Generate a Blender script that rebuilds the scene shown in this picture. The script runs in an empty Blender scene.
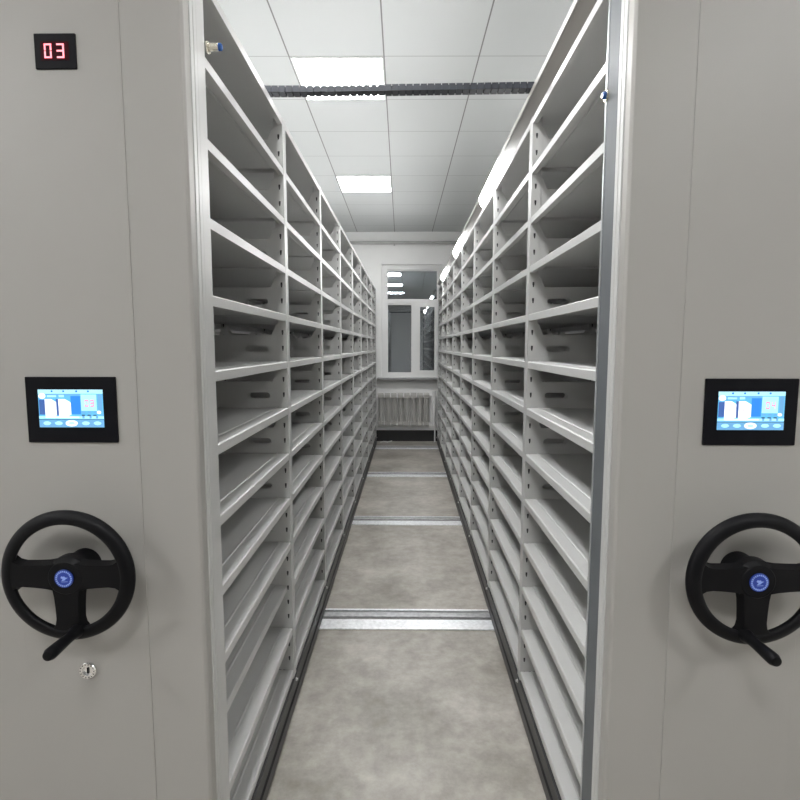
import bpy, bmesh, math, random
from mathutils import Vector, Matrix
random.seed(4)
SC = bpy.context.scene
COL = SC.collection

# ------------------------------------------------------------------ materials
def new_mat(name):
    m = bpy.data.materials.new(name); m.use_nodes = True
    nt = m.node_tree
    return m, nt, nt.nodes['Principled BSDF']

def paint(name, col, rough=0.5, metal=0.0, var=0.03, scale=6.0, bump=0.0, spec=0.5):
    m, nt, b = new_mat(name)
    tc = nt.nodes.new('ShaderNodeTexCoord')
    n = nt.nodes.new('ShaderNodeTexNoise'); n.inputs['Scale'].default_value = scale; n.inputs['Detail'].default_value = 4
    nt.links.new(tc.outputs['Object'], n.inputs['Vector'])
    r = nt.nodes.new('ShaderNodeValToRGB')
    r.color_ramp.elements[0].position = .3; r.color_ramp.elements[1].position = .7
    r.color_ramp.elements[0].color = tuple(c * (1 - var) for c in col) + (1,)
    r.color_ramp.elements[1].color = tuple(min(1, c * (1 + var)) for c in col) + (1,)
    nt.links.new(n.outputs['Fac'], r.inputs['Fac'])
    nt.links.new(r.outputs['Color'], b.inputs['Base Color'])
    b.inputs['Roughness'].default_value = rough
    b.inputs['Metallic'].default_value = metal
    b.inputs['Specular IOR Level'].default_value = spec
    if bump:
        n2 = nt.nodes.new('ShaderNodeTexNoise'); n2.inputs['Scale'].default_value = 260
        nt.links.new(tc.outputs['Object'], n2.inputs['Vector'])
        bp = nt.nodes.new('ShaderNodeBump'); bp.inputs['Strength'].default_value = bump; bp.inputs['Distance'].default_value = .001
        nt.links.new(n2.outputs['Fac'], bp.inputs['Height']); nt.links.new(bp.outputs['Normal'], b.inputs['Normal'])
    return m

def glow(name, col, strength):
    m, nt, b = new_mat(name)
    b.inputs['Base Color'].default_value = (*[min(c, .8) for c in col], 1)
    b.inputs['Emission Color'].default_value = (*col, 1)
    b.inputs['Emission Strength'].default_value = strength
    return m

M = {}
M['steel_panel'] = paint('powder coated panel grey', (.345, .335, .315), .42, 0, .015, 3, .05)
M['steel_shelf'] = paint('powder coated shelf grey', (.51, .51, .50), .36, 0, .02, 5, .03)
M['steel_trim'] = paint('brushed aluminium trim', (.62, .63, .64), .3, .65, .03, 20)
M['seal'] = paint('grey rubber seal', (.11, .12, .13), .5, 0, .05, 20)
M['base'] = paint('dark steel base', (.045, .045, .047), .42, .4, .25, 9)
M['bolt'] = paint('zinc bolt', (.7, .7, .7), .3, .9)
M['black_plastic'] = paint('black plastic', (.004, .004, .005), .45, 0, .1, 30, .1, spec=.15)
M['black_gloss'] = paint('black bezel', (.004, .004, .006), .45, 0, .05, 30, spec=.12)
M['chain'] = paint('black nylon chain', (.022, .025, .034), .5, 0, .15, 40)
M['rail'] = paint('galvanised rail', (.86, .87, .89), .35, .6, .12, 60)
M['rail_mid'] = paint('worn rail bar', (.42, .42, .43), .4, .6, .2, 40)
M['rail_dark'] = paint('worn rail groove', (.22, .22, .22), .4, .7, .2, 30)
M['wall'] = paint('white wall paint', (.90, .90, .89), .8, 0, .03, 2)
M['skirting'] = paint('black skirting', (.012, .012, .013), .5, 0, .2, 8)
M['pvc'] = paint('white pvc frame', (.78, .78, .77), .35, 0, .01)
M['radiator'] = paint('radiator enamel', (.43, .42, .40), .4, 0, .08, 10)
M['pipe'] = paint('painted pipe', (.50, .50, .49), .5, 0, .04, 10)
M['chrome'] = paint('chrome', (.8, .8, .8), .15, 1)
M['brass'] = paint('nickel barrel', (.72, .68, .58), .25, .9)
M['lens_blue'] = paint('blue lens', (.02, .08, .28), .1)
M['sill'] = paint('shaded stone sill', (.30, .30, .30), .5, 0, .1, 20)  # grey darkened to stand in for the shadow line under the sill
M['paper'] = paint('white paper', (.8, .8, .78), .7)
M['badge_blue'] = paint('badge blue', (.012, .045, .33), .35)
M['badge_light'] = paint('badge emblem', (.30, .42, .80), .4)
M['exterior'] = paint('night render wall', (.05, .055, .065), .9, 0, .2, 2)

M['led_panel'] = glow('led panel diffuser', (1, 1, 1), 40)
M['led_tube'] = glow('led tube diffuser', (1, 1, 1), 92)
M['seg'] = glow('red segment', (1.0, .30, .35), 1.4)
M['seg_off'] = paint('red tinted display window', (.035, .001, .004), .5, spec=.08)
for k, c in dict(scr_base=(.10, .40, .66), scr_pale=(.38, .70, .82), scr_white=(.88, .92, .98), scr_blue=(.02, .20, .66),
                 scr_navy=(.04, .10, .32), scr_line=(.02, .10, .20), scr_pink=(.80, .25, .38), scr_bar=(.12, .33, .55)).items():
    M[k] = glow(k.replace('scr', 'screen'), c, .72)

def floor_mat():
    m, nt, b = new_mat('polished concrete')
    L = nt.links.new
    tc = nt.nodes.new('ShaderNodeTexCoord')
    def noise(s, d, rgh=.6):
        n = nt.nodes.new('ShaderNodeTexNoise'); n.inputs['Scale'].default_value = s; n.inputs['Detail'].default_value = d
        n.inputs['Roughness'].default_value = rgh; L(tc.outputs['Object'], n.inputs['Vector']); return n
    a = noise(2.6, 8, .65); r = nt.nodes.new('ShaderNodeValToRGB')
    e = r.color_ramp.elements
    e[0].position = .32; e[0].color = (.225, .208, .178, 1)
    e[1].position = .68; e[1].color = (.45, .425, .385, 1)
    L(a.outputs['Fac'], r.inputs['Fac'])
    c = noise(16, 6, .7); r2 = nt.nodes.new('ShaderNodeValToRGB')
    r2.color_ramp.elements[0].position = .35; r2.color_ramp.elements[0].color = (.74, .73, .72, 1)
    r2.color_ramp.elements[1].position = .62; r2.color_ramp.elements[1].color = (1.08, 1.08, 1.08, 1)
    L(c.outputs['Fac'], r2.inputs['Fac'])
    mx = nt.nodes.new('ShaderNodeMix'); mx.data_type = 'RGBA'; mx.blend_type = 'MULTIPLY'; mx.inputs['Factor'].default_value = .75
    L(r.outputs['Color'], mx.inputs['A']); L(r2.outputs['Color'], mx.inputs['B'])
    # pale worn scratches
    v = noise(5, 10, .8); r3 = nt.nodes.new('ShaderNodeValToRGB')
    r3.color_ramp.elements[0].position = .63; r3.color_ramp.elements[0].color = (0, 0, 0, 1)
    r3.color_ramp.elements[1].position = .72; r3.color_ramp.elements[1].color = (.5, .5, .5, 1)
    L(v.outputs['Fac'], r3.inputs['Fac'])
    mx2 = nt.nodes.new('ShaderNodeMix'); mx2.data_type = 'RGBA'
    L(r3.outputs['Color'], mx2.inputs['Factor']); L(mx.outputs['Result'], mx2.inputs['A']); mx2.inputs['B'].default_value = (.46, .44, .41, 1)
    L(mx2.outputs['Result'], b.inputs['Base Color'])
    rr = nt.nodes.new('ShaderNodeMapRange'); rr.inputs['To Min'].default_value = .3; rr.inputs['To Max'].default_value = .55
    L(c.outputs['Fac'], rr.inputs['Value']); L(rr.outputs['Result'], b.inputs['Roughness'])
    bp = nt.nodes.new('ShaderNodeBump'); bp.inputs['Strength'].default_value = .15; bp.inputs['Distance'].default_value = .004
    L(c.outputs['Fac'], bp.inputs['Height']); L(bp.outputs['Normal'], b.inputs['Normal'])
    return m
M['floor'] = floor_mat()

TILE = .592; ROT = .010; TX0 = -.1455; TY0 = 3.556
def ceiling_mat():
    m, nt, b = new_mat('suspended ceiling tiles')
    L = nt.links.new
    tc = nt.nodes.new('ShaderNodeTexCoord'); mp = nt.nodes.new('ShaderNodeSeparateXYZ')
    L(tc.outputs['Object'], mp.inputs[0])
    def mth(op, a, bb=None):
        n = nt.nodes.new('ShaderNodeMath'); n.operation = op
        for i, v in enumerate((a, bb)):
            if v is None: continue
            if isinstance(v, (int, float)): n.inputs[i].default_value = v
            else: L(v, n.inputs[i])
        return n.outputs[0]
    def line(o, w):
        f = mth('FRACT', mth('ADD', mth('DIVIDE', o, TILE), 100.0))
        d = mth('MINIMUM', f, mth('SUBTRACT', 1.0, f))
        return mth('LESS_THAN', d, w / TILE / 2)
    lx = line(mp.outputs['X'], .0085); ly = line(mp.outputs['Y'], .006)
    g = mth('MAXIMUM', lx, mth('MULTIPLY', ly, .75))
    n = nt.nodes.new('ShaderNodeTexNoise'); n.inputs['Scale'].default_value = 300; L(tc.outputs['Object'], n.inputs['Vector'])
    mx = nt.nodes.new('ShaderNodeMix'); mx.data_type = 'RGBA'
    mx.inputs['A'].default_value = (.62, .635, .635, 1); mx.inputs['B'].default_value = (.22, .22, .22, 1)
    L(g, mx.inputs['Factor']); L(mx.outputs['Result'], b.inputs['Base Color'])
    b.inputs['Roughness'].default_value = .75
    bp = nt.nodes.new('ShaderNodeBump'); bp.inputs['Strength'].default_value = .1; bp.inputs['Distance'].default_value = .001
    L(n.outputs['Fac'], bp.inputs['Height']); L(bp.outputs['Normal'], b.inputs['Normal'])
    return m
M['ceiling'] = ceiling_mat()

def glass_mat():
    m, nt, b = new_mat('window glass')
    nt.nodes.remove(b); out = nt.nodes['Material Output']
    g = nt.nodes.new('ShaderNodeBsdfGlossy'); g.inputs['Roughness'].default_value = .01; g.inputs['Color'].default_value = (.9, .95, 1, 1)
    t = nt.nodes.new('ShaderNodeBsdfTransparent'); t.inputs['Color'].default_value = (.85, .88, .9, 1)
    mx = nt.nodes.new('ShaderNodeMixShader'); mx.inputs[0].default_value = .24
    nt.links.new(t.outputs[0], mx.inputs[1]); nt.links.new(g.outputs[0], mx.inputs[2]); nt.links.new(mx.outputs[0], out.inputs['Surface'])
    return m
M['glass'] = glass_mat()

# ------------------------------------------------------------------ mesh helpers
def finish(name, bm, mats, parent=None, loc=None, smooth=False, bevel=0, sharp=35):
    bmesh.ops.remove_doubles(bm, verts=bm.verts, dist=1e-6)
    bmesh.ops.recalc_face_normals(bm, faces=bm.faces)
    me = bpy.data.meshes.new(name); bm.to_mesh(me); bm.free()
    for m in (mats if isinstance(mats, (list, tuple)) else [mats]): me.materials.append(m)
    return link(name, me, parent, loc, smooth, bevel, sharp)

def link(name, me, parent=None, loc=None, smooth=False, bevel=0, sharp=35):
    o = bpy.data.objects.new(name, me); COL.objects.link(o)
    if parent: o.parent = parent
    if loc is not None: o.location = loc
    if smooth:
        for p in me.polygons: p.use_smooth = True
        me.set_sharp_from_angle(angle=math.radians(sharp))
    if bevel:
        b = o.modifiers.new('bevel', 'BEVEL'); b.width = bevel; b.segments = 3; b.limit_method = 'ANGLE'; b.angle_limit = math.radians(40)
    return o

def box(bm, x0, x1, y0, y1, z0, z1, mi=0):
    vs = [bm.verts.new((x, y, z)) for x in (x0, x1) for y in (y0, y1) for z in (z0, z1)]
    for q in ((0, 1, 3, 2), (4, 6, 7, 5), (0, 4, 5, 1), (2, 3, 7, 6), (0, 2, 6, 4), (1, 5, 7, 3)):
        f = bm.faces.new([vs[i] for i in q]); f.material_index = mi

def prism(bm, pts, axis, a, b, mi=0):
    """extrude a 2D outline: axis 'y' -> pts are (x,z); 'x' -> (y,z); 'z' -> (x,y)"""
    def P(p, t): return {'y': (p[0], t, p[1]), 'x': (t, p[0], p[1]), 'z': (p[0], p[1], t)}[axis]
    A = [bm.verts.new(P(p, a)) for p in pts]; B = [bm.verts.new(P(p, b)) for p in pts]
    n = len(pts)
    fs = [bm.faces.new(A), bm.faces.new(B[::-1])] + [bm.faces.new((A[i], A[(i + 1) % n], B[(i + 1) % n], B[i])) for i in range(n)]
    for f in fs: f.material_index = mi

def sheet(bm, outer, holes, axis, a, b):
    """flat sheet with holes cut through, thickness a..b along axis"""
    def P(p, t): return {'y': (p[0], t, p[1]), 'x': (t, p[0], p[1])}[axis]
    t = bmesh.new(); edges = []
    for loop in [outer] + holes:
        vs = [t.verts.new(P(p, a)) for p in loop]
        edges += [t.edges.new((vs[i], vs[(i + 1) % len(vs)])) for i in range(len(vs))]
    bmesh.ops.triangle_fill(t, edges=edges, use_beauty=True, use_dissolve=False)
    r = bmesh.ops.extrude_face_region(t, geom=t.faces[:])
    d = b - a; v = Vector((0, d, 0)) if axis == 'y' else Vector((d, 0, 0))
    bmesh.ops.translate(t, verts=[g for g in r['geom'] if isinstance(g, bmesh.types.BMVert)], vec=v)
    bmesh.ops.recalc_face_normals(t, faces=t.faces)
    me = bpy.data.meshes.new('tmp'); t.to_mesh(me); t.free(); bm.from_mesh(me); bpy.data.meshes.remove(me)

def cyl(bm, p0, p1, r0, r1=None, n=24, mi=0, caps=True):
    r1 = r0 if r1 is None else r1
    p0, p1 = Vector(p0), Vector(p1); d = (p1 - p0).normalized()
    u = d.orthogonal().normalized(); w = d.cross(u)
    A, B = [], []
    for i in range(n):
        t = 2 * math.pi * i / n; k = u * math.cos(t) + w * math.sin(t)
        A.append(bm.verts.new(p0 + k * r0)); B.append(bm.verts.new(p1 + k * r1))
    for i in range(n):
        f = bm.faces.new((A[i], A[(i + 1) % n], B[(i + 1) % n], B[i])); f.material_index = mi
    if caps:
        f = bm.faces.new(A[::-1]); f.material_index = mi
        f = bm.faces.new(B); f.material_index = mi

def lathe(bm, prof, c, d, n=32, mi=0):
    """prof: list of (radius, distance along d) from c"""
    c, d = Vector(c), Vector(d).normalized(); u = d.orthogonal().normalized(); w = d.cross(u); rings = []
    for r, h in prof:
        if r < 1e-6: rings.append([bm.verts.new(c + d * h)]); continue
        rings.append([bm.verts.new(c + d * h + (u * math.cos(2 * math.pi * i / n) + w * math.sin(2 * math.pi * i / n)) * r) for i in range(n)])
    for a, b in zip(rings, rings[1:]):
        for i in range(n):
            j = (i + 1) % n
            if len(a) == 1 and len(b) == 1: continue
            if len(a) == 1: f = bm.faces.new((a[0], b[i], b[j]))
            elif len(b) == 1: f = bm.faces.new((a[i], a[j], b[0]))
            else: f = bm.faces.new((a[i], a[j], b[j], b[i]))
            f.material_index = mi

def thing(name, loc, label, cat, group=None):
    o = bpy.data.objects.new(name, None); COL.objects.link(o); o.location = loc; o.empty_display_size = .1
    return tag(o, label, cat, group)
def tag(o, label, cat, group=None):
    o['label'] = label; o['category'] = cat
    if group: o['group'] = group
    return o
def struct(name, bm, m, **k):
    o = finish(name, bm, m, **k); o['kind'] = 'structure'; return o

# ------------------------------------------------------------------ room shell
XL, XR, YN, YF, ZC = -3.3, 3.3, -7.0, 8.75, 3.345
bm = bmesh.new(); box(bm, XL - .2, XR + .2, YN - .2, YF + .25, -.12, 0); struct('floor', bm, M['floor'])
bm = bmesh.new(); box(bm, XL - 1, XR + 1, YN - TY0 - 1, YF - TY0 + .6, 0, .1)
ceil = struct('ceiling', bm, M['ceiling'], loc=(TX0, TY0, ZC)); ceil.rotation_euler = (0, 0, ROT)
bm = bmesh.new(); box(bm, XL - .2, XL, YN - .2, YF + .25, 0, ZC + .05); struct('wall_left', bm, M['wall'])
bm = bmesh.new(); box(bm, XR, XR + .2, YN - .2, YF + .25, 0, ZC + .05); struct('wall_right', bm, M['wall'])
bm = bmesh.new(); box(bm, XL, XR, YN - .2, YN, 0, ZC + .05); struct('wall_near', bm, M['wall'])
WX0, WX1, WZ0, WZ1 = -.407, .565, 1.045, 2.84
bm = bmesh.new()
sheet(bm, [(XL, 0), (XR, 0), (XR, ZC + .05), (XL, ZC + .05)], [[(WX0, WZ0), (WX1, WZ0), (WX1, WZ1), (WX0, WZ1)]], 'y', YF, YF + .22)
struct('wall_far', bm, M['wall'])
bm = bmesh.new(); prism(bm, [(YF, 0), (YF - .018, 0), (YF - .018, .172), (YF - .012, .18), (YF, .18)], 'x', XL, XR)
struct('baseboard_far', bm, M['skirting'])

# window_1: frame, transom, mullion, opening sash, panes
bm = bmesh.new()
fy0, fy1 = YF + .06, YF + .12
box(bm, WX0, -.335, fy0, fy1, WZ0, WZ1); box(bm, .50, WX1, fy0, fy1, WZ0, WZ1)
box(bm, -.335, .50, fy0, fy1, 2.765, WZ1); box(bm, -.335, .50, fy0, fy1, WZ0, 1.10)
box(bm, -.335, .50, fy0, fy1, 2.23, 2.285); box(bm, .095, .15, fy0, fy1, 1.10, 2.23)
win = struct('window_1', bm, M['pvc'], bevel=.004)
def sash(x0, x1, z0, z1, w, ya, yb, name='window_sash'):
    bm = bmesh.new()
    box(bm, x0, x0 + w, ya, yb, z0, z1); box(bm, x1 - w, x1, ya, yb, z0, z1)
    box(bm, x0 + w, x1 - w, ya, yb, z0, z0 + w); box(bm, x0 + w, x1 - w, ya, yb, z1 - w, z1)
    o = finish(name, bm, M['pvc'], win, bevel=.004)
    bm = bmesh.new(); ym = (ya + yb) / 2; box(bm, x0 + w, x1 - w, ym - .003, ym + .003, z0 + w, z1 - w)
    finish('window_pane', bm, M['glass'], o); return o
sash(-.335, .50, 2.285, 2.765, .018, YF + .08, YF + .11)
sash(-.335, .095, 1.10, 2.23, .022, YF + .08, YF + .11)
s = sash(.15, .50, 1.10, 2.23, .055, YF + .04, YF + .10)
bm = bmesh.new(); box(bm, .168, .186, YF + .032, YF + .042, 1.58, 1.65); box(bm, .171, .183, YF + .005, YF + .034, 1.60, 1.612); box(bm, .171, .183, YF - .002, YF + .01, 1.50, 1.615)
finish('window_handle', bm, M['pvc'], s, bevel=.002)
bm = bmesh.new(); box(bm, WX0 - .07, WX1 + .07, YF - .17, YF + .06, 1.015, 1.043)
finish('window_sill', bm, M['sill'], win, bevel=.006)
# the dark night outside: a neighbouring facade some metres away
bm = bmesh.new(); box(bm, -9, 9, 15, 15.3, -1, 7); struct('exterior_facade', bm, M['exterior'])

# heating pipe under the ceiling at the far wall
bm = bmesh.new(); cyl(bm, (XL, YF - .06, 3.165), (XR, YF - .06, 3.165), .026, n=20)
hp = finish('heating_pipe', bm, M['pipe'], smooth=True)
tag(hp, 'grey heating pipe running along the far white wall just below the ceiling', 'pipe')
for x in (-2.4, -1.2, -.2, .9, 2.2):
    bm = bmesh.new(); box(bm, x - .01, x + .01, YF - .092, YF, 3.13, 3.137); box(bm, x - .01, x + .01, YF - .092, YF - .086, 3.13, 3.18)
    finish('pipe_clamp', bm, M['pipe'], hp)

# ------------------------------------------------------------------ radiator
rad = thing('radiator', (0, YF, 0), 'grey ribbed radiator on the far wall under the window', 'radiator')
def rad_section():
    bm = bmesh.new()
    for dx, dy in ((0, -.135), (-.026, -.075), (.026, -.075)):
        if True:
            prof = [(dx - .010, dy - .018), (dx + .010, dy - .018), (dx + .020, dy), (dx + .012, dy + .018), (dx - .012, dy + .018), (dx - .020, dy)]
            prism(bm, prof, 'z', .30, .76)
    prism(bm, [(-.155, .72), (-.155, .775), (-.14, .80), (-.06, .80), (-.045, .775), (-.045, .72)], 'x', -.043, .043)
    prism(bm, [(-.15, .34), (-.15, .29), (-.14, .275), (-.06, .275), (-.05, .29), (-.05, .34)], 'x', -.043, .043)
    bmesh.ops.recalc_face_normals(bm, faces=bm.faces)
    me = bpy.data.meshes.new('radiator_section'); bm.to_mesh(me); bm.free(); me.materials.append(M['radiator']); return me
rs = rad_section()
for k in range(8): link('radiator_section', rs, rad, (-.42 + .105 * k, 0, 0), bevel=.004)
bm = bmesh.new(); cyl(bm, (.36, -.1, .755), (.425, -.1, .755), .013); cyl(bm, (.36, -.1, .31), (.425, -.1, .31), .013)
cyl(bm, (.452, -.1, 0), (.452, -.1, .31), .011)
finish('radiator_union', bm, M['pvc'], rad, smooth=True)
bm = bmesh.new(); cyl(bm, (.435, -.1, .27), (.435, -.1, .83), .03, n=20)
finish('riser_pipe', bm, M['pvc'], rad, smooth=True)
for x in (-.35, .25):
    bm = bmesh.new(); box(bm, x - .012, x + .012, -.06, -.001, .70, .725); finish('wall_bracket', bm, M['pvc'], rad)
# scrap of paper on the floor
bm = bmesh.new()
pts = [(-.10, 0), (-.04, .012), (.02, .004), (.09, .02)]
for a, b in zip(pts, pts[1:]):
    A = [bm.verts.new((a[0], y, a[1])) for y in (-.05, .03)] + [bm.verts.new((b[0], y, b[1])) for y in (.035, -.06)]
    bm.faces.new(A)
r = bmesh.ops.extrude_face_region(bm, geom=bm.faces[:]); bmesh.ops.translate(bm, verts=[g for g in r['geom'] if isinstance(g, bmesh.types.BMVert)], vec=(0, 0, .002))
ps = finish('paper_scrap', bm, M['paper'], loc=(-.33, YF - .12, .001)); tag(ps, 'crumpled scrap of white paper on the floor below the radiator', 'paper')

# ------------------------------------------------------------------ floor rails
def floor_rail(y, label):
    t = thing('floor_rail', (0, y, 0), label, 'rail', 'steel rails crossing the concrete aisle')
    bm = bmesh.new(); box(bm, -2.2, 2.2, -.105, -.002, 0, .008)
    finish('cover_plate', bm, M['rail'], t, bevel=.002)
    bm = bmesh.new(); box(bm, -2.2, 2.2, .002, .112, 0, .003); finish('groove', bm, M['rail_dark'], t)
    bm = bmesh.new(); box(bm, -2.2, 2.2, .026, .078, .003, .010); finish('track_bar', bm, M['rail_mid'], t, bevel=.003)
    bm = bmesh.new(); prism(bm, [(.094, .003), (.094, .012), (.112, .012), (.112, .003)], 'x', -2.2, 2.2); finish('outer_lip', bm, M['rail'], t)
floor_rail(2.925, 'nearest bright steel rail set across the concrete aisle floor')
floor_rail(4.665, 'second nearest steel rail across the aisle floor')
floor_rail(6.40, 'third nearest steel rail across the aisle floor')
floor_rail(8.14, 'farthest steel rail across the aisle floor, closest to the radiator')

# ------------------------------------------------------------------ shelving units
HW = .285; Y0 = 1.22; PITCH = .885; P0 = 1.305 - Y0
LEV = [.165 + .1871 * i for i in range(13)]      # middle of each shelf's front edge
BL = PITCH - .05

def shelf_mesh():
    bm = bmesh.new(); h = .0135; t = .0025; w = HW - .001
    prof = [(-w, -h), (-w, h - .003), (-w + .003, h)]
    top = []
    for c in (-.236, .236): top += [(c - .005, h), (c - .0025, h + .0022), (c + .0025, h + .0022), (c + .005, h)]
    prof += top + [(w - .003, h), (w, h - .003), (w, -h), (w - .018, -h), (w - .018, -h + t), (w - t, -h + t), (w - t, h - t)]
    bot = []
    for c in (.236, -.236): bot += [(c + .005, h - t), (c + .0025, h - t + .0022), (c - .0025, h - t + .0022), (c - .005, h - t)]
    prof += bot + [(-w + t, h - t), (-w + t, -h + t), (-w + .018, -h + t), (-w + .018, -h)]
    prism(bm, prof, 'y', -BL / 2, BL / 2)
    bmesh.ops.recalc_face_normals(bm, faces=bm.faces)
    me = bpy.data.meshes.new('shelf'); bm.to_mesh(me); bm.free(); me.materials.append(M['steel_shelf']); return me
def bracket_mesh():
    bm = bmesh.new(); a = HW - .036; H = .106
    out = [(-a, 0), (a, 0), (a, .150), (a - .008, .146), (a - .026, H), (-a + .026, H), (-a + .008, .146), (-a, .150)]
    holes = []
    for c in (-.165, .165):
        L = []
        for i in range(9):
            t = math.pi / 2 - math.pi * i / 8; L.append((c + .034 + .0125 * math.cos(t), .05 + .0125 * math.sin(t)))
        for i in range(9):
            t = -math.pi / 2 - math.pi * i / 8; L.append((c - .034 + .0125 * math.cos(t), .05 + .0125 * math.sin(t)))
        holes.append(L)
    sheet(bm, out, holes, 'y', 0, .0022); sheet(bm, out, holes, 'y', .042, .0442)
    box(bm, -a + .026, a - .026, .0022, .042, H - .002, H)
    me = bpy.data.meshes.new('slotted_side_plate'); bm.to_mesh(me); bm.free(); me.materials.append(M['steel_shelf']); return me
ZP0, ZP1 = .14, LEV[-1] + .0135
def upright_mesh():
    bm = bmesh.new(); d = .036
    box(bm, -.0015, 0, -.025, .025, ZP0, ZP1)                     # face towards the aisle at x=0, tube goes to -x
    box(bm, -d, -d + .0015, -.025, .025, ZP0, ZP1)
    holes = []
    z = ZP0 + .03
    while z < ZP1 - .03:
        for c in (-.017,):
            holes.append([(c - .002, z - .011), (c + .002, z - .011), (c + .004, z), (c + .004, z + .009), (c - .004, z + .009), (c - .004, z)])
        z += .1871 / 3
    for y in (-.025, .0235): sheet(bm, [(-d, ZP0), (0, ZP0), (0, ZP1), (-d, ZP1)], holes, 'y', y, y + .0015)
    box(bm, -d + .006, -.004, -.019, .019, ZP0, ZP1, 1)                # added dark core bar, makes the holes look shaded
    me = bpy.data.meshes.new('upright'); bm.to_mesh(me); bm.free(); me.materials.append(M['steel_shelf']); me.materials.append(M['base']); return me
ME = dict(shelf=shelf_mesh(), plate=bracket_mesh(), post=upright_mesh())

def digit(ch, x, z, w, h, t):
    """seven segment digit: list of (x0,x1,z0,z1)"""
    S = {'a': (x, x + w, z + h - t, z + h), 'g': (x, x + w, z + h / 2 - t / 2, z + h / 2 + t / 2), 'd': (x, x + w, z, z + t),
         'f': (x, x + t, z + h / 2, z + h), 'b': (x + w - t, x + w, z + h / 2, z + h), 'e': (x, x + t, z, z + h / 2), 'c': (x + w - t, x + w, z, z + h / 2)}
    on = {'0': 'abcdef', '3': 'abgcd', '4': 'fgbc'}[ch]
    g = t * .16
    return [(S[k][0] + g, S[k][1] - g, S[k][2] + g, S[k][3] - g) for k in on]

def wheel(parent, cx, cz, side):
    """three spoke hand wheel, axis along y, in front of the panel"""
    yw = -.072; R = .1345
    bm = bmesh.new(); N = 72; K = 16
    rings = []
    for i in range(N):
        t = 2 * math.pi * i / N; ring = []
        for j in range(K):
            u = 2 * math.pi * j / K
            rr = R + .0155 * math.cos(u) ; yy = yw + .0115 * math.sin(u) + .004 * math.cos(u)
            ring.append(bm.verts.new((rr * math.cos(t), yy, rr * math.sin(t))))
        rings.append(ring)
    for i in range(N):
        for j in range(K):
            bm.faces.new((rings[i][j], rings[(i + 1) % N][j], rings[(i + 1) % N][(j + 1) % K], rings[i][(j + 1) % K]))
    w = finish('steering_wheel', bm, M['black_plastic'], parent, (cx, 0, cz), smooth=True)
    for ang in (math.radians(2), math.radians(178), -math.pi / 2):
        bm = bmesh.new()
        # plan outline: width flares at both ends (fillets)
        L = [(0, .040), (.03, .036), (.045, .033), (.07, .031), (.095, .030), (.109, .033), (.120, .042), (.1295, .056)]
        ca, sa = math.cos(ang), math.sin(ang)
        for (r0, w0), (r1, w1) in zip(L, L[1:]):
            q = []
            for y, sc in ((-.010, .82), (.010, 1.0)):
                for (r, ww) in ((r0, w0), (r1, w1)):
                    yy = yw + y + .012 * (1 - min(1, r / .1)) * 0
                    for sg in (-1, 1):
                        a_, b_ = r, sg * ww * sc
                        q.append(bm.verts.new((a_ * ca - b_ * sa, yy, a_ * sa + b_ * ca)))
            # q: front r0-,r0+,r1-,r1+, back ...
            for f in ((0, 1, 3, 2), (4, 6, 7, 5), (0, 2, 6, 4), (1, 5, 7, 3)): bm.faces.new([q[i] for i in f])
            if r0 == 0: bm.faces.new([q[i] for i in (0, 4, 5, 1)])
            if r1 == .1295: bm.faces.new([q[i] for i in (2, 3, 7, 6)])
        finish('spoke', bm, M['black_plastic'], w, smooth=True, sharp=50)
    bm = bmesh.new()
    lathe(bm, [(0, 0), (.038, 0), (.038, -.014), (.034, -.028), (.034, -.05), (.046, -.052), (.046, -.074), (.036, -.0835), (.0, -.0835)], (0, 0, 0), (0, 1, 0), 40)
    finish('hub', bm, M['black_plastic'], w, smooth=True)
    bm = bmesh.new()
    yb = -.0837
    cyl(bm, (0, yb, 0), (0, yb - .0025, 0), .0205, n=40, mi=0)
    y2 = yb - .0026
    def q2(pts, mi=1): prism(bm, pts, 'y', y2, y2 - .0004, mi)
    for i in range(24):                                           # ring of small characters
        a0 = 2 * math.pi * i / 24; a1 = a0 + .17; k = .0145 if i % 3 else .0150
        q2([(k * math.cos(a0), k * math.sin(a0)), (.0182 * math.cos(a0), .0182 * math.sin(a0)), (.0182 * math.cos(a1), .0182 * math.sin(a1)), (k * math.cos(a1), k * math.sin(a1))])
    q2([(-.0070, .0020), (-.0045, .0062), (-.0015, .0045), (.0015, .0058), (.0035, .0030), (.0095, .0025), (.0045, -.0005), (.0020, -.0035), (-.0030, -.0050), (-.0055, -.0048), (-.0020, -.0010)])
    q2([(-.0055, -.0066), (.0085, -.0060), (.0085, -.0070), (-.0055, -.0076)])
    finish('badge', bm, [M['badge_blue'], M['badge_light']], w)
    bm = bmesh.new(); hx, hz = side * .02, -.122
    lathe(bm, [(0, 0), (.015, 0), (.015, .012), (.0115, .018), (.0115, .04), (.0135, .085), (.0135, .096), (.010, .105), (0, .108)], (hx, yw - .006, hz), (0, -1, 0), 24)
    finish('spinner_handle', bm, M['black_plastic'], w, smooth=True)
    return w

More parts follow.
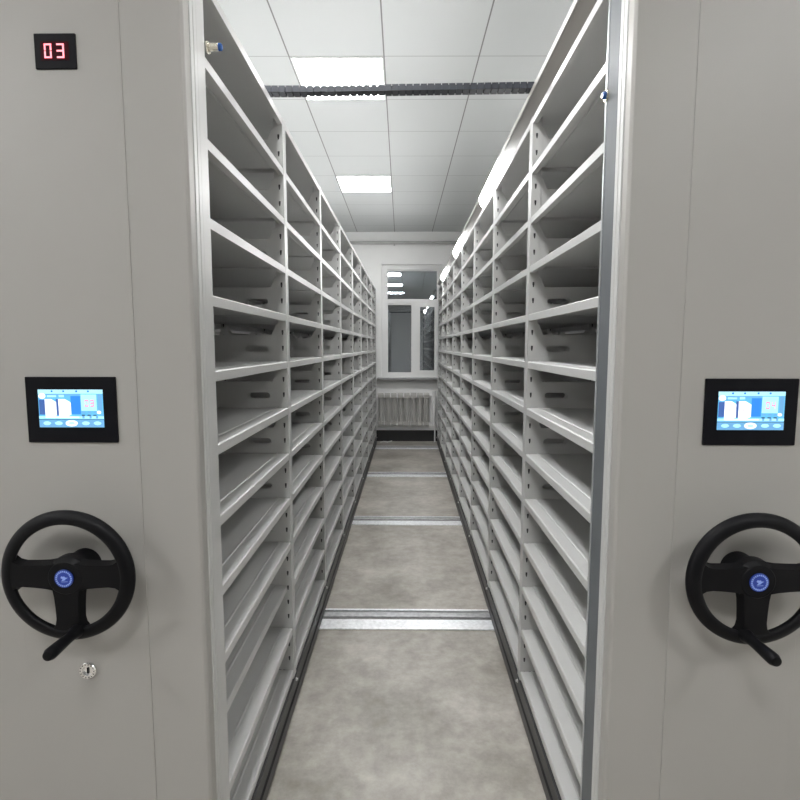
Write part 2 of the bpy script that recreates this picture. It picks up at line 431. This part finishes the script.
def screen(parent, cx, cz, code):
    bm = bmesh.new(); box(bm, -.1035, .1035, -.006, 0, -.0755, .0755)
    bz = finish('touch_panel', bm, M['black_gloss'], parent, (cx, -.001, cz), bevel=.002)
    names = ['scr_base', 'scr_pale', 'scr_white', 'scr_blue', 'scr_navy', 'scr_line', 'scr_pink', 'scr_bar']
    W, H = .1485, .0865; x0, z0 = -.0745, -.0435 + .0035
    bm = bmesh.new(); lay = [0]
    def poly(pts, m):
        lay[0] += 1; y = -.0062 - lay[0] * .00002
        f = bm.faces.new([bm.verts.new((x0 + W * u, y, z0 + H * (1 - v))) for u, v in pts]); f.material_index = names.index(m)
    def r(u0, u1, v0, v1, m): poly([(u0, v0), (u1, v0), (u1, v1), (u0, v1)], m)
    def dot(u, v, ru, rv, m): poly([(u + ru * math.cos(i * math.pi / 8), v + rv * math.sin(i * math.pi / 8)) for i in range(16)], m)
    r(0, 1, 0, 1, 'scr_base'); r(0, 1, 0, .11, 'scr_pale')
    for u in (.2, .38, .58, .76): r(u, u + .03, .02, .07, 'scr_blue')
    r(.12, .64, .12, .15, 'scr_bar'); r(.14, .28, .15, .2, 'scr_pale'); r(.32, .40, .14, .2, 'scr_pale')
    dot(.06, .17, .055, .075, 'scr_white')
    r(.01, .10, .27, .66, 'scr_navy'); r(.27, .31, .25, .68, 'scr_navy'); r(.50, .65, .17, .65, 'scr_blue')
    poly([(.10, .25), (.20, .25), (.275, .33), (.275, .68), (.20, .73), (.10, .76)], 'scr_white')
    poly([(.31, .25), (.41, .25), (.50, .34), (.50, .66), (.41, .73), (.31, .76)], 'scr_white')
    for u in (.17, .38):
        r(u, u + .012, .43, .52, 'scr_pink')
    r(.66, .90, .13, .56, 'scr_pale'); r(.92, .98, .12, .60, 'scr_bar')
    for (a, b, c, d) in digit(code[0], 0, 0, 1, 1, .24): r(.715 + .06 * a, .715 + .06 * b, .46 - .2 * d, .46 - .2 * c, 'scr_pink')
    for (a, b, c, d) in digit(code[1], 0, 0, 1, 1, .24): r(.80 + .06 * a, .80 + .06 * b, .46 - .2 * d, .46 - .2 * c, 'scr_pink')
    dot(.93, .60, .035, .045, 'scr_white')
    for u in (.66, .75, .84): r(u, u + .05, .66, .72, 'scr_line'); r(u + .01, u + .06, .58, .62, 'scr_bar')
    r(0, 1, .70, .77, 'scr_pale'); r(.10, .62, .715, .745, 'scr_white')
    for u in (.67, .78, .88): r(u, u + .035, .70, .76, 'scr_bar')
    r(.0, 1, .785, .80, 'scr_line'); r(0, 1, .80, 1, 'scr_bar')
    for u in (.12, .30, .72, .90): dot(u, .89, .06, .05, 'scr_pale')
    dot(.5, .89, .095, .085, 'scr_white'); dot(.5, .89, .05, .04, 'scr_pale')
    finish('screen', bm, [M[n] for n in names], bz)

def shelving(xc, side, label, code):
    """side: +1 if the aisle lies on the unit's +x side, -1 if on its -x side"""
    t = thing('mobile_shelving', (xc, Y0, 0), label, 'shelving')
    yb = P0 + PITCH * 8
    # base carriage
    bm = bmesh.new(); w = HW + .004
    prism(bm, [(-w, .018), (-w, .06), (-w + .006, .066), (-w + .006, .085), (-w, .09), (-w, .138), (w, .138), (w, .09), (w - .006, .085), (w - .006, .066), (w, .06), (w, .018)], 'y', .012, yb + .03)
    finish('base_carriage', bm, M['base'], t)
    for yr in (2.925, 4.665, 6.40, 8.14):
        for sx in (-1, 1):
            bm = bmesh.new(); yy = yr + .052 - Y0
            cyl(bm, (sx * (HW - .09) - .045, yy, .057), (sx * (HW - .09) + .045, yy, .057), .047, n=28)
            finish('wheel', bm, M['rail_dark'], t, smooth=True)
    # uprights, shelves, slotted plates
    for k in range(9):
        for sx in (-1, 1):
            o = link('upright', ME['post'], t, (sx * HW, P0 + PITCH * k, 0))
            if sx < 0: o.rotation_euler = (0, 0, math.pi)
    for k in range(8):
        for i in range(12):
            dx = 0
            if side > 0 and k == 0 and i == 2: dx = -.022
            o = link('shelf', ME['shelf'], t, (dx, P0 + PITCH * (k + .5), LEV[i]))
            link('slotted_side_plate', ME['plate'], t, (0, P0 + PITCH * (k + 1) - .022, LEV[i] + .0135))
    bm = bmesh.new(); zt = LEV[12]; w = HW - .001
    prism(bm, [(-w, zt - .0135), (-w, zt + .0105), (-w + .003, zt + .0135), (w - .003, zt + .0135), (w, zt + .0105), (w, zt - .0135), (w - .018, zt - .0135), (w - .018, zt - .011), (w - .0025, zt - .011), (w - .0025, zt + .011), (-w + .0025, zt + .011), (-w + .0025, zt - .011), (-w + .018, zt - .011), (-w + .018, zt - .0135)], 'y', P0, yb)
    finish('top_panel', bm, M['steel_shelf'], t)
    bm = bmesh.new(); box(bm, -HW, HW, yb + .026, yb + .032, .14, zt + .0135); finish('rear_panel', bm, M['steel_panel'], t)
    for k in range(1, 9):                                           # bolts at the post feet
        for sx in (-1, 1):
            bm = bmesh.new(); x = sx * (HW + .004)
            lathe(bm, [(.008, 0), (.008, .002), (.0055, .002), (.0055, .008), (0, .008)], (x, P0 + PITCH * k, .122), (sx, 0, 0), 12)
            finish('bolt', bm, M['bolt'], t, smooth=True)
    # end panel with raised door
    ZT = zt + .10
    bm = bmesh.new(); prism(bm, [(-HW, .006), (-HW + .006, 0), (HW - .006, 0), (HW, .006), (HW, .036), (-HW, .036)], 'z', .03, ZT)
    ep = finish('end_panel', bm, M['steel_panel'], t, bevel=.002)
    bm = bmesh.new(); box(bm, -.150, .150, -.002, .001, .10, ZT - .07)
    finish('access_door', bm, M['steel_panel'], ep, bevel=.0008)
    # aluminium edge and seal on both long edges
    YS = .127 if side > 0 else .152
    for sx in (-1, 1):
        bm = bmesh.new(); x = sx * HW
        prism(bm, [(x, .036), (x + sx * .002, .037), (x + sx * .002, .052), (x - sx * .003, .054), (x + sx * .002, .058), (x + sx * .002, .074), (x, .076), (x - sx * .02, .076), (x - sx * .02, .036)], 'z', .03, ZT)
        et = finish('edge_trim', bm, M['steel_shelf'], ep)
        bm = bmesh.new()
        prism(bm, [(x, .076), (x + sx * .001, .078), (x + sx * .001, YS - .002), (x, YS), (x - sx * .02, YS), (x - sx * .02, .076)], 'z', .14, ZT)
        finish('edge_seal', bm, M['steel_shelf'] if side > 0 else M['seal'], ep)
        if side < 0:
            bm = bmesh.new(); box(bm, min(x, x + sx * .003), max(x, x + sx * .003), .146, .153, .14, ZT); finish('edge_bead', bm, M['steel_trim'], ep)
    # controls
    wheel(t, .010 if side > 0 else -.001, 1.040, side)
    screen(t, 0 if side > 0 else .007, 1.405 if side > 0 else 1.402, code)
    if side > 0:
        bm = bmesh.new(); box(bm, -.0445, .0445, -.005, 0, -.036, .036)
        nd = finish('number_display', bm, M['black_gloss'], t, (.011, -.001, 2.178), bevel=.0015)
        bm = bmesh.new(); box(bm, -.030, .030, -.0056, -.0050, -.019, .019, 0)
        for ch, x in (('0', -.0235), ('3', .0035)):
            for a, b, c, d in digit(ch, x, -.0155, .0175, .031, .0050):
                box(bm, a, b, -.0060, -.0056, c, d, 1)
        finish('red_digits', bm, [M['seg_off'], M['seg']], nd)
        bm = bmesh.new()
        lathe(bm, [(0, .001), (.012, .001), (.012, .006), (.019, .006), (.0205, .004), (.0205, 0)], (0, 0, 0), (0, -1, 0), 36, 0)
        box(bm, -.0018, .0018, -.0035, -.001, -.007, .007, 1)
        for i in range(14):
            a = 2 * math.pi * i / 14; x, z = .0165 * math.cos(a), .0165 * math.sin(a); box(bm, x - .001, x + .001, -.0064, -.006, z - .0012, z + .0012, 1)
        finish('key_lock', bm, [M['chrome'], M['black_plastic']], t, (0, -.002, .775), smooth=True)
    # position sensor on the aisle edge
    if side > 0: x, z, L = HW + .001, 2.262, .036
    else: x, z, L = -HW - .001, 2.148, .012
    sx = side; bm = bmesh.new(); yy = .145 if side > 0 else .148
    lathe(bm, [(.014, 0), (.014, .004), (.0085, .004), (.0085, L - .008), (0, L - .008)], (x, yy, z), (sx, 0, 0), 24)
    so = finish('sensor', bm, M['brass'], t, smooth=True)
    bm = bmesh.new(); lathe(bm, [(.0085, L - .009), (.0088, L - .003), (.0065, L), (0, L)], (x, yy, z), (sx, 0, 0), 24)
    finish('sensor_lens', bm, M['lens_blue'], so, smooth=True)
    return t

left = shelving(-.765, 1, 'left grey mobile shelving unit with red 03 number display and hand wheel', '03')
right = shelving(.765, -1, 'right grey mobile shelving unit topped with a light strip along the aisle', '04')

# closed units pressed against the outer sides, glimpsed through the shelves
def neighbour(src, dx, label):
    r = src.copy(); COL.objects.link(r); r.location.x += dx; tag(r, label, 'shelving')
    for ch in src.children:
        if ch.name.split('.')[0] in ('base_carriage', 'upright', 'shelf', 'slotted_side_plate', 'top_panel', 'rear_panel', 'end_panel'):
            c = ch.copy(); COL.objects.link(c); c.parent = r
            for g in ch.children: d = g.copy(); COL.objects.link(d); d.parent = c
    return r
neighbour(left, -.62, 'closed grey shelving unit behind the left unit, glimpsed dark through its shelves')
neighbour(right, .62, 'closed grey shelving unit behind the right unit, glimpsed dark through its shelves')

# light trough along the top of the right unit
zt = LEV[12] + .0135
bm = bmesh.new()
prism(bm, [(-.283, zt), (-.240, zt + .010), (-.238, zt + .022), (-.296, zt + .060), (-.303, zt + .059), (-.306, zt + .074), (-.20, zt + .07), (-.20, zt)], 'y', .04, P0 + PITCH * 8)
tr = finish('light_trough', bm, M['steel_panel'], right)
for yc in (3.2, 5.15, 7.1):
    bm = bmesh.new()
    prism(bm, [(-.285, zt + .004), (-.296, zt + .012), (-.305, zt + .032), (-.309, zt + .052), (-.306, zt + .064), (-.27, zt + .04)], 'y', yc - .34 - Y0, yc + .34 - Y0)
    finish('led_tube', bm, M['led_tube'], tr)

# ------------------------------------------------------------------ cable chain between the unit tops
def chain():
    P = [(-.80, 2.495), (-.62, 2.495), (-.46, 2.494), (-.3, 2.494), (-.1, 2.496), (.1, 2.498), (.3, 2.500), (.46, 2.502), (.6, 2.503), (.80, 2.503)]
    # resample at the link pitch
    pts = [Vector((x, 0, z)) for x, z in P]; out = [pts[0].copy()]; pitch = .0265; i = 0; cur = pts[0].copy()
    while i < len(pts) - 1:
        d = (pts[i + 1] - cur).length
        if d < pitch: 
            i += 1; rem = d
            if i >= len(pts) - 1: break
            dirn = (pts[i + 1] - pts[i]).normalized(); cur = pts[i] + dirn * (pitch - rem)
        else: cur = cur + (pts[i + 1] - cur).normalized() * pitch
        out.append(cur.copy())
    bm = bmesh.new()
    for a, b in zip(out, out[1:]):
        m = (a + b) / 2; L = (b - a).length; ang = math.atan2(b.z - a.z, b.x - a.x)
        def part(x0, x1, y0, y1, z0, z1):
            t = bmesh.new(); box(t, x0, x1, y0, y1, z0, z1)
            bmesh.ops.transform(t, matrix=Matrix.Translation(m) @ Matrix.Rotation(-ang, 4, 'Y'), verts=t.verts)
            me = bpy.data.meshes.new('t'); t.to_mesh(me); t.free(); bm.from_mesh(me); bpy.data.meshes.remove(me)
        part(-L * .45, L * .45, -.0225, -.018, -.001, .022); part(-L * .45, L * .45, .018, .0225, -.001, .022)
        part(-L * .6, L * .6, -.018, -.016, .003, .018); part(-L * .6, L * .6, .016, .018, .003, .018)      # side plates
        part(-L * .42, L * .42, -.0205, .0205, -.001, .003); part(-L * .30, L * .30, -.0205, .0205, .018, .022)  # cross bars
    # cables inside
    for y, r in ((-.010, .005), (.001, .004), (.010, .005)):
        for a, b in zip(pts, pts[1:]): cyl(bm, a + Vector((0, y, .010)), b + Vector((0, y, .010)), r, n=8)
    o = finish('cable_chain', bm, M['chain'], loc=(0, 2.135, 0))
    tag(o, 'black plastic cable chain bridging the aisle between the tops of the two shelving units', 'cable chain')
chain()

# ------------------------------------------------------------------ ceiling lights
def tile_pt(i, j, u=.5, v=.5):
    x, y = TILE * (i + u), TILE * (j + v); c, s = math.cos(ROT), math.sin(ROT)
    return (TX0 + c * x - s * y, TY0 + s * x + c * y)
bm = bmesh.new(); h = TILE / 2 - .004
for a in ((-h, h, -h, -h + .012), (-h, h, h - .012, h), (-h, -h + .012, -h + .012, h - .012), (h - .012, h, -h + .012, h - .012)): box(bm, *a, -.006, .02)
bmesh.ops.recalc_face_normals(bm, faces=bm.faces)
fme = bpy.data.meshes.new('lamp_frame'); bm.to_mesh(fme); bm.free(); fme.materials.append(M['pvc'])
bm = bmesh.new(); box(bm, -h + .012, h - .012, -h + .012, h - .012, -.004, .004)
bmesh.ops.recalc_face_normals(bm, faces=bm.faces)
dme = bpy.data.meshes.new('diffuser'); bm.to_mesh(dme); bm.free(); dme.materials.append(M['led_panel'])
def lamp(i, j, label):
    x, y = tile_pt(i, j); o = thing('ceiling_light', (x, y, ZC), label, 'ceiling light', 'square LED panels in the tiled ceiling')
    o.rotation_euler = (0, 0, ROT); link('lamp_frame', fme, o); link('diffuser', dme, o)
lamp(-1, 4, 'square lit ceiling panel farther down the aisle, near the far wall')
lamp(-1, 0, 'nearest visible square lit ceiling panel, just beyond the black cable chain')
for j, s in ((-4, 'above the shelving end panels'), (-8, 'just behind the viewpoint')):
    lamp(-1, j, 'square lit ceiling panel ' + s)
for i, s in ((-5, 'left'), (3, 'right')):
    for j, q in ((0, 'over the middle of the room'), (-4, 'over the front of the shelving'), (-8, 'over the open floor')):
        lamp(i, j, 'square lit ceiling panel %s on the %s side' % (q, s))

# ------------------------------------------------------------------ world, camera, view
w = bpy.data.worlds.new('night'); SC.world = w; w.use_nodes = True
w.node_tree.nodes['Background'].inputs[0].default_value = (.02, .024, .032, 1); w.node_tree.nodes['Background'].inputs[1].default_value = 1
f = 540.0; tilt = math.atan(54 / f); yaw = math.atan(7 / f * math.cos(tilt))
cd = bpy.data.cameras.new('camera'); cam = bpy.data.objects.new('camera', cd); COL.objects.link(cam)
cam.location = (0, 0, 1.55); cam.rotation_euler = (math.pi / 2 - tilt, 0, yaw)
cd.sensor_width = 36; cd.lens = f / 800 * 36; cd.clip_start = .02
SC.camera = cam
v = SC.view_settings; v.view_transform = 'Standard'; v.look = 'None'; v.gamma = 1; v.exposure = 0; v.use_curve_mapping = False
SC.cycles.max_bounces = 10; SC.cycles.diffuse_bounces = 5
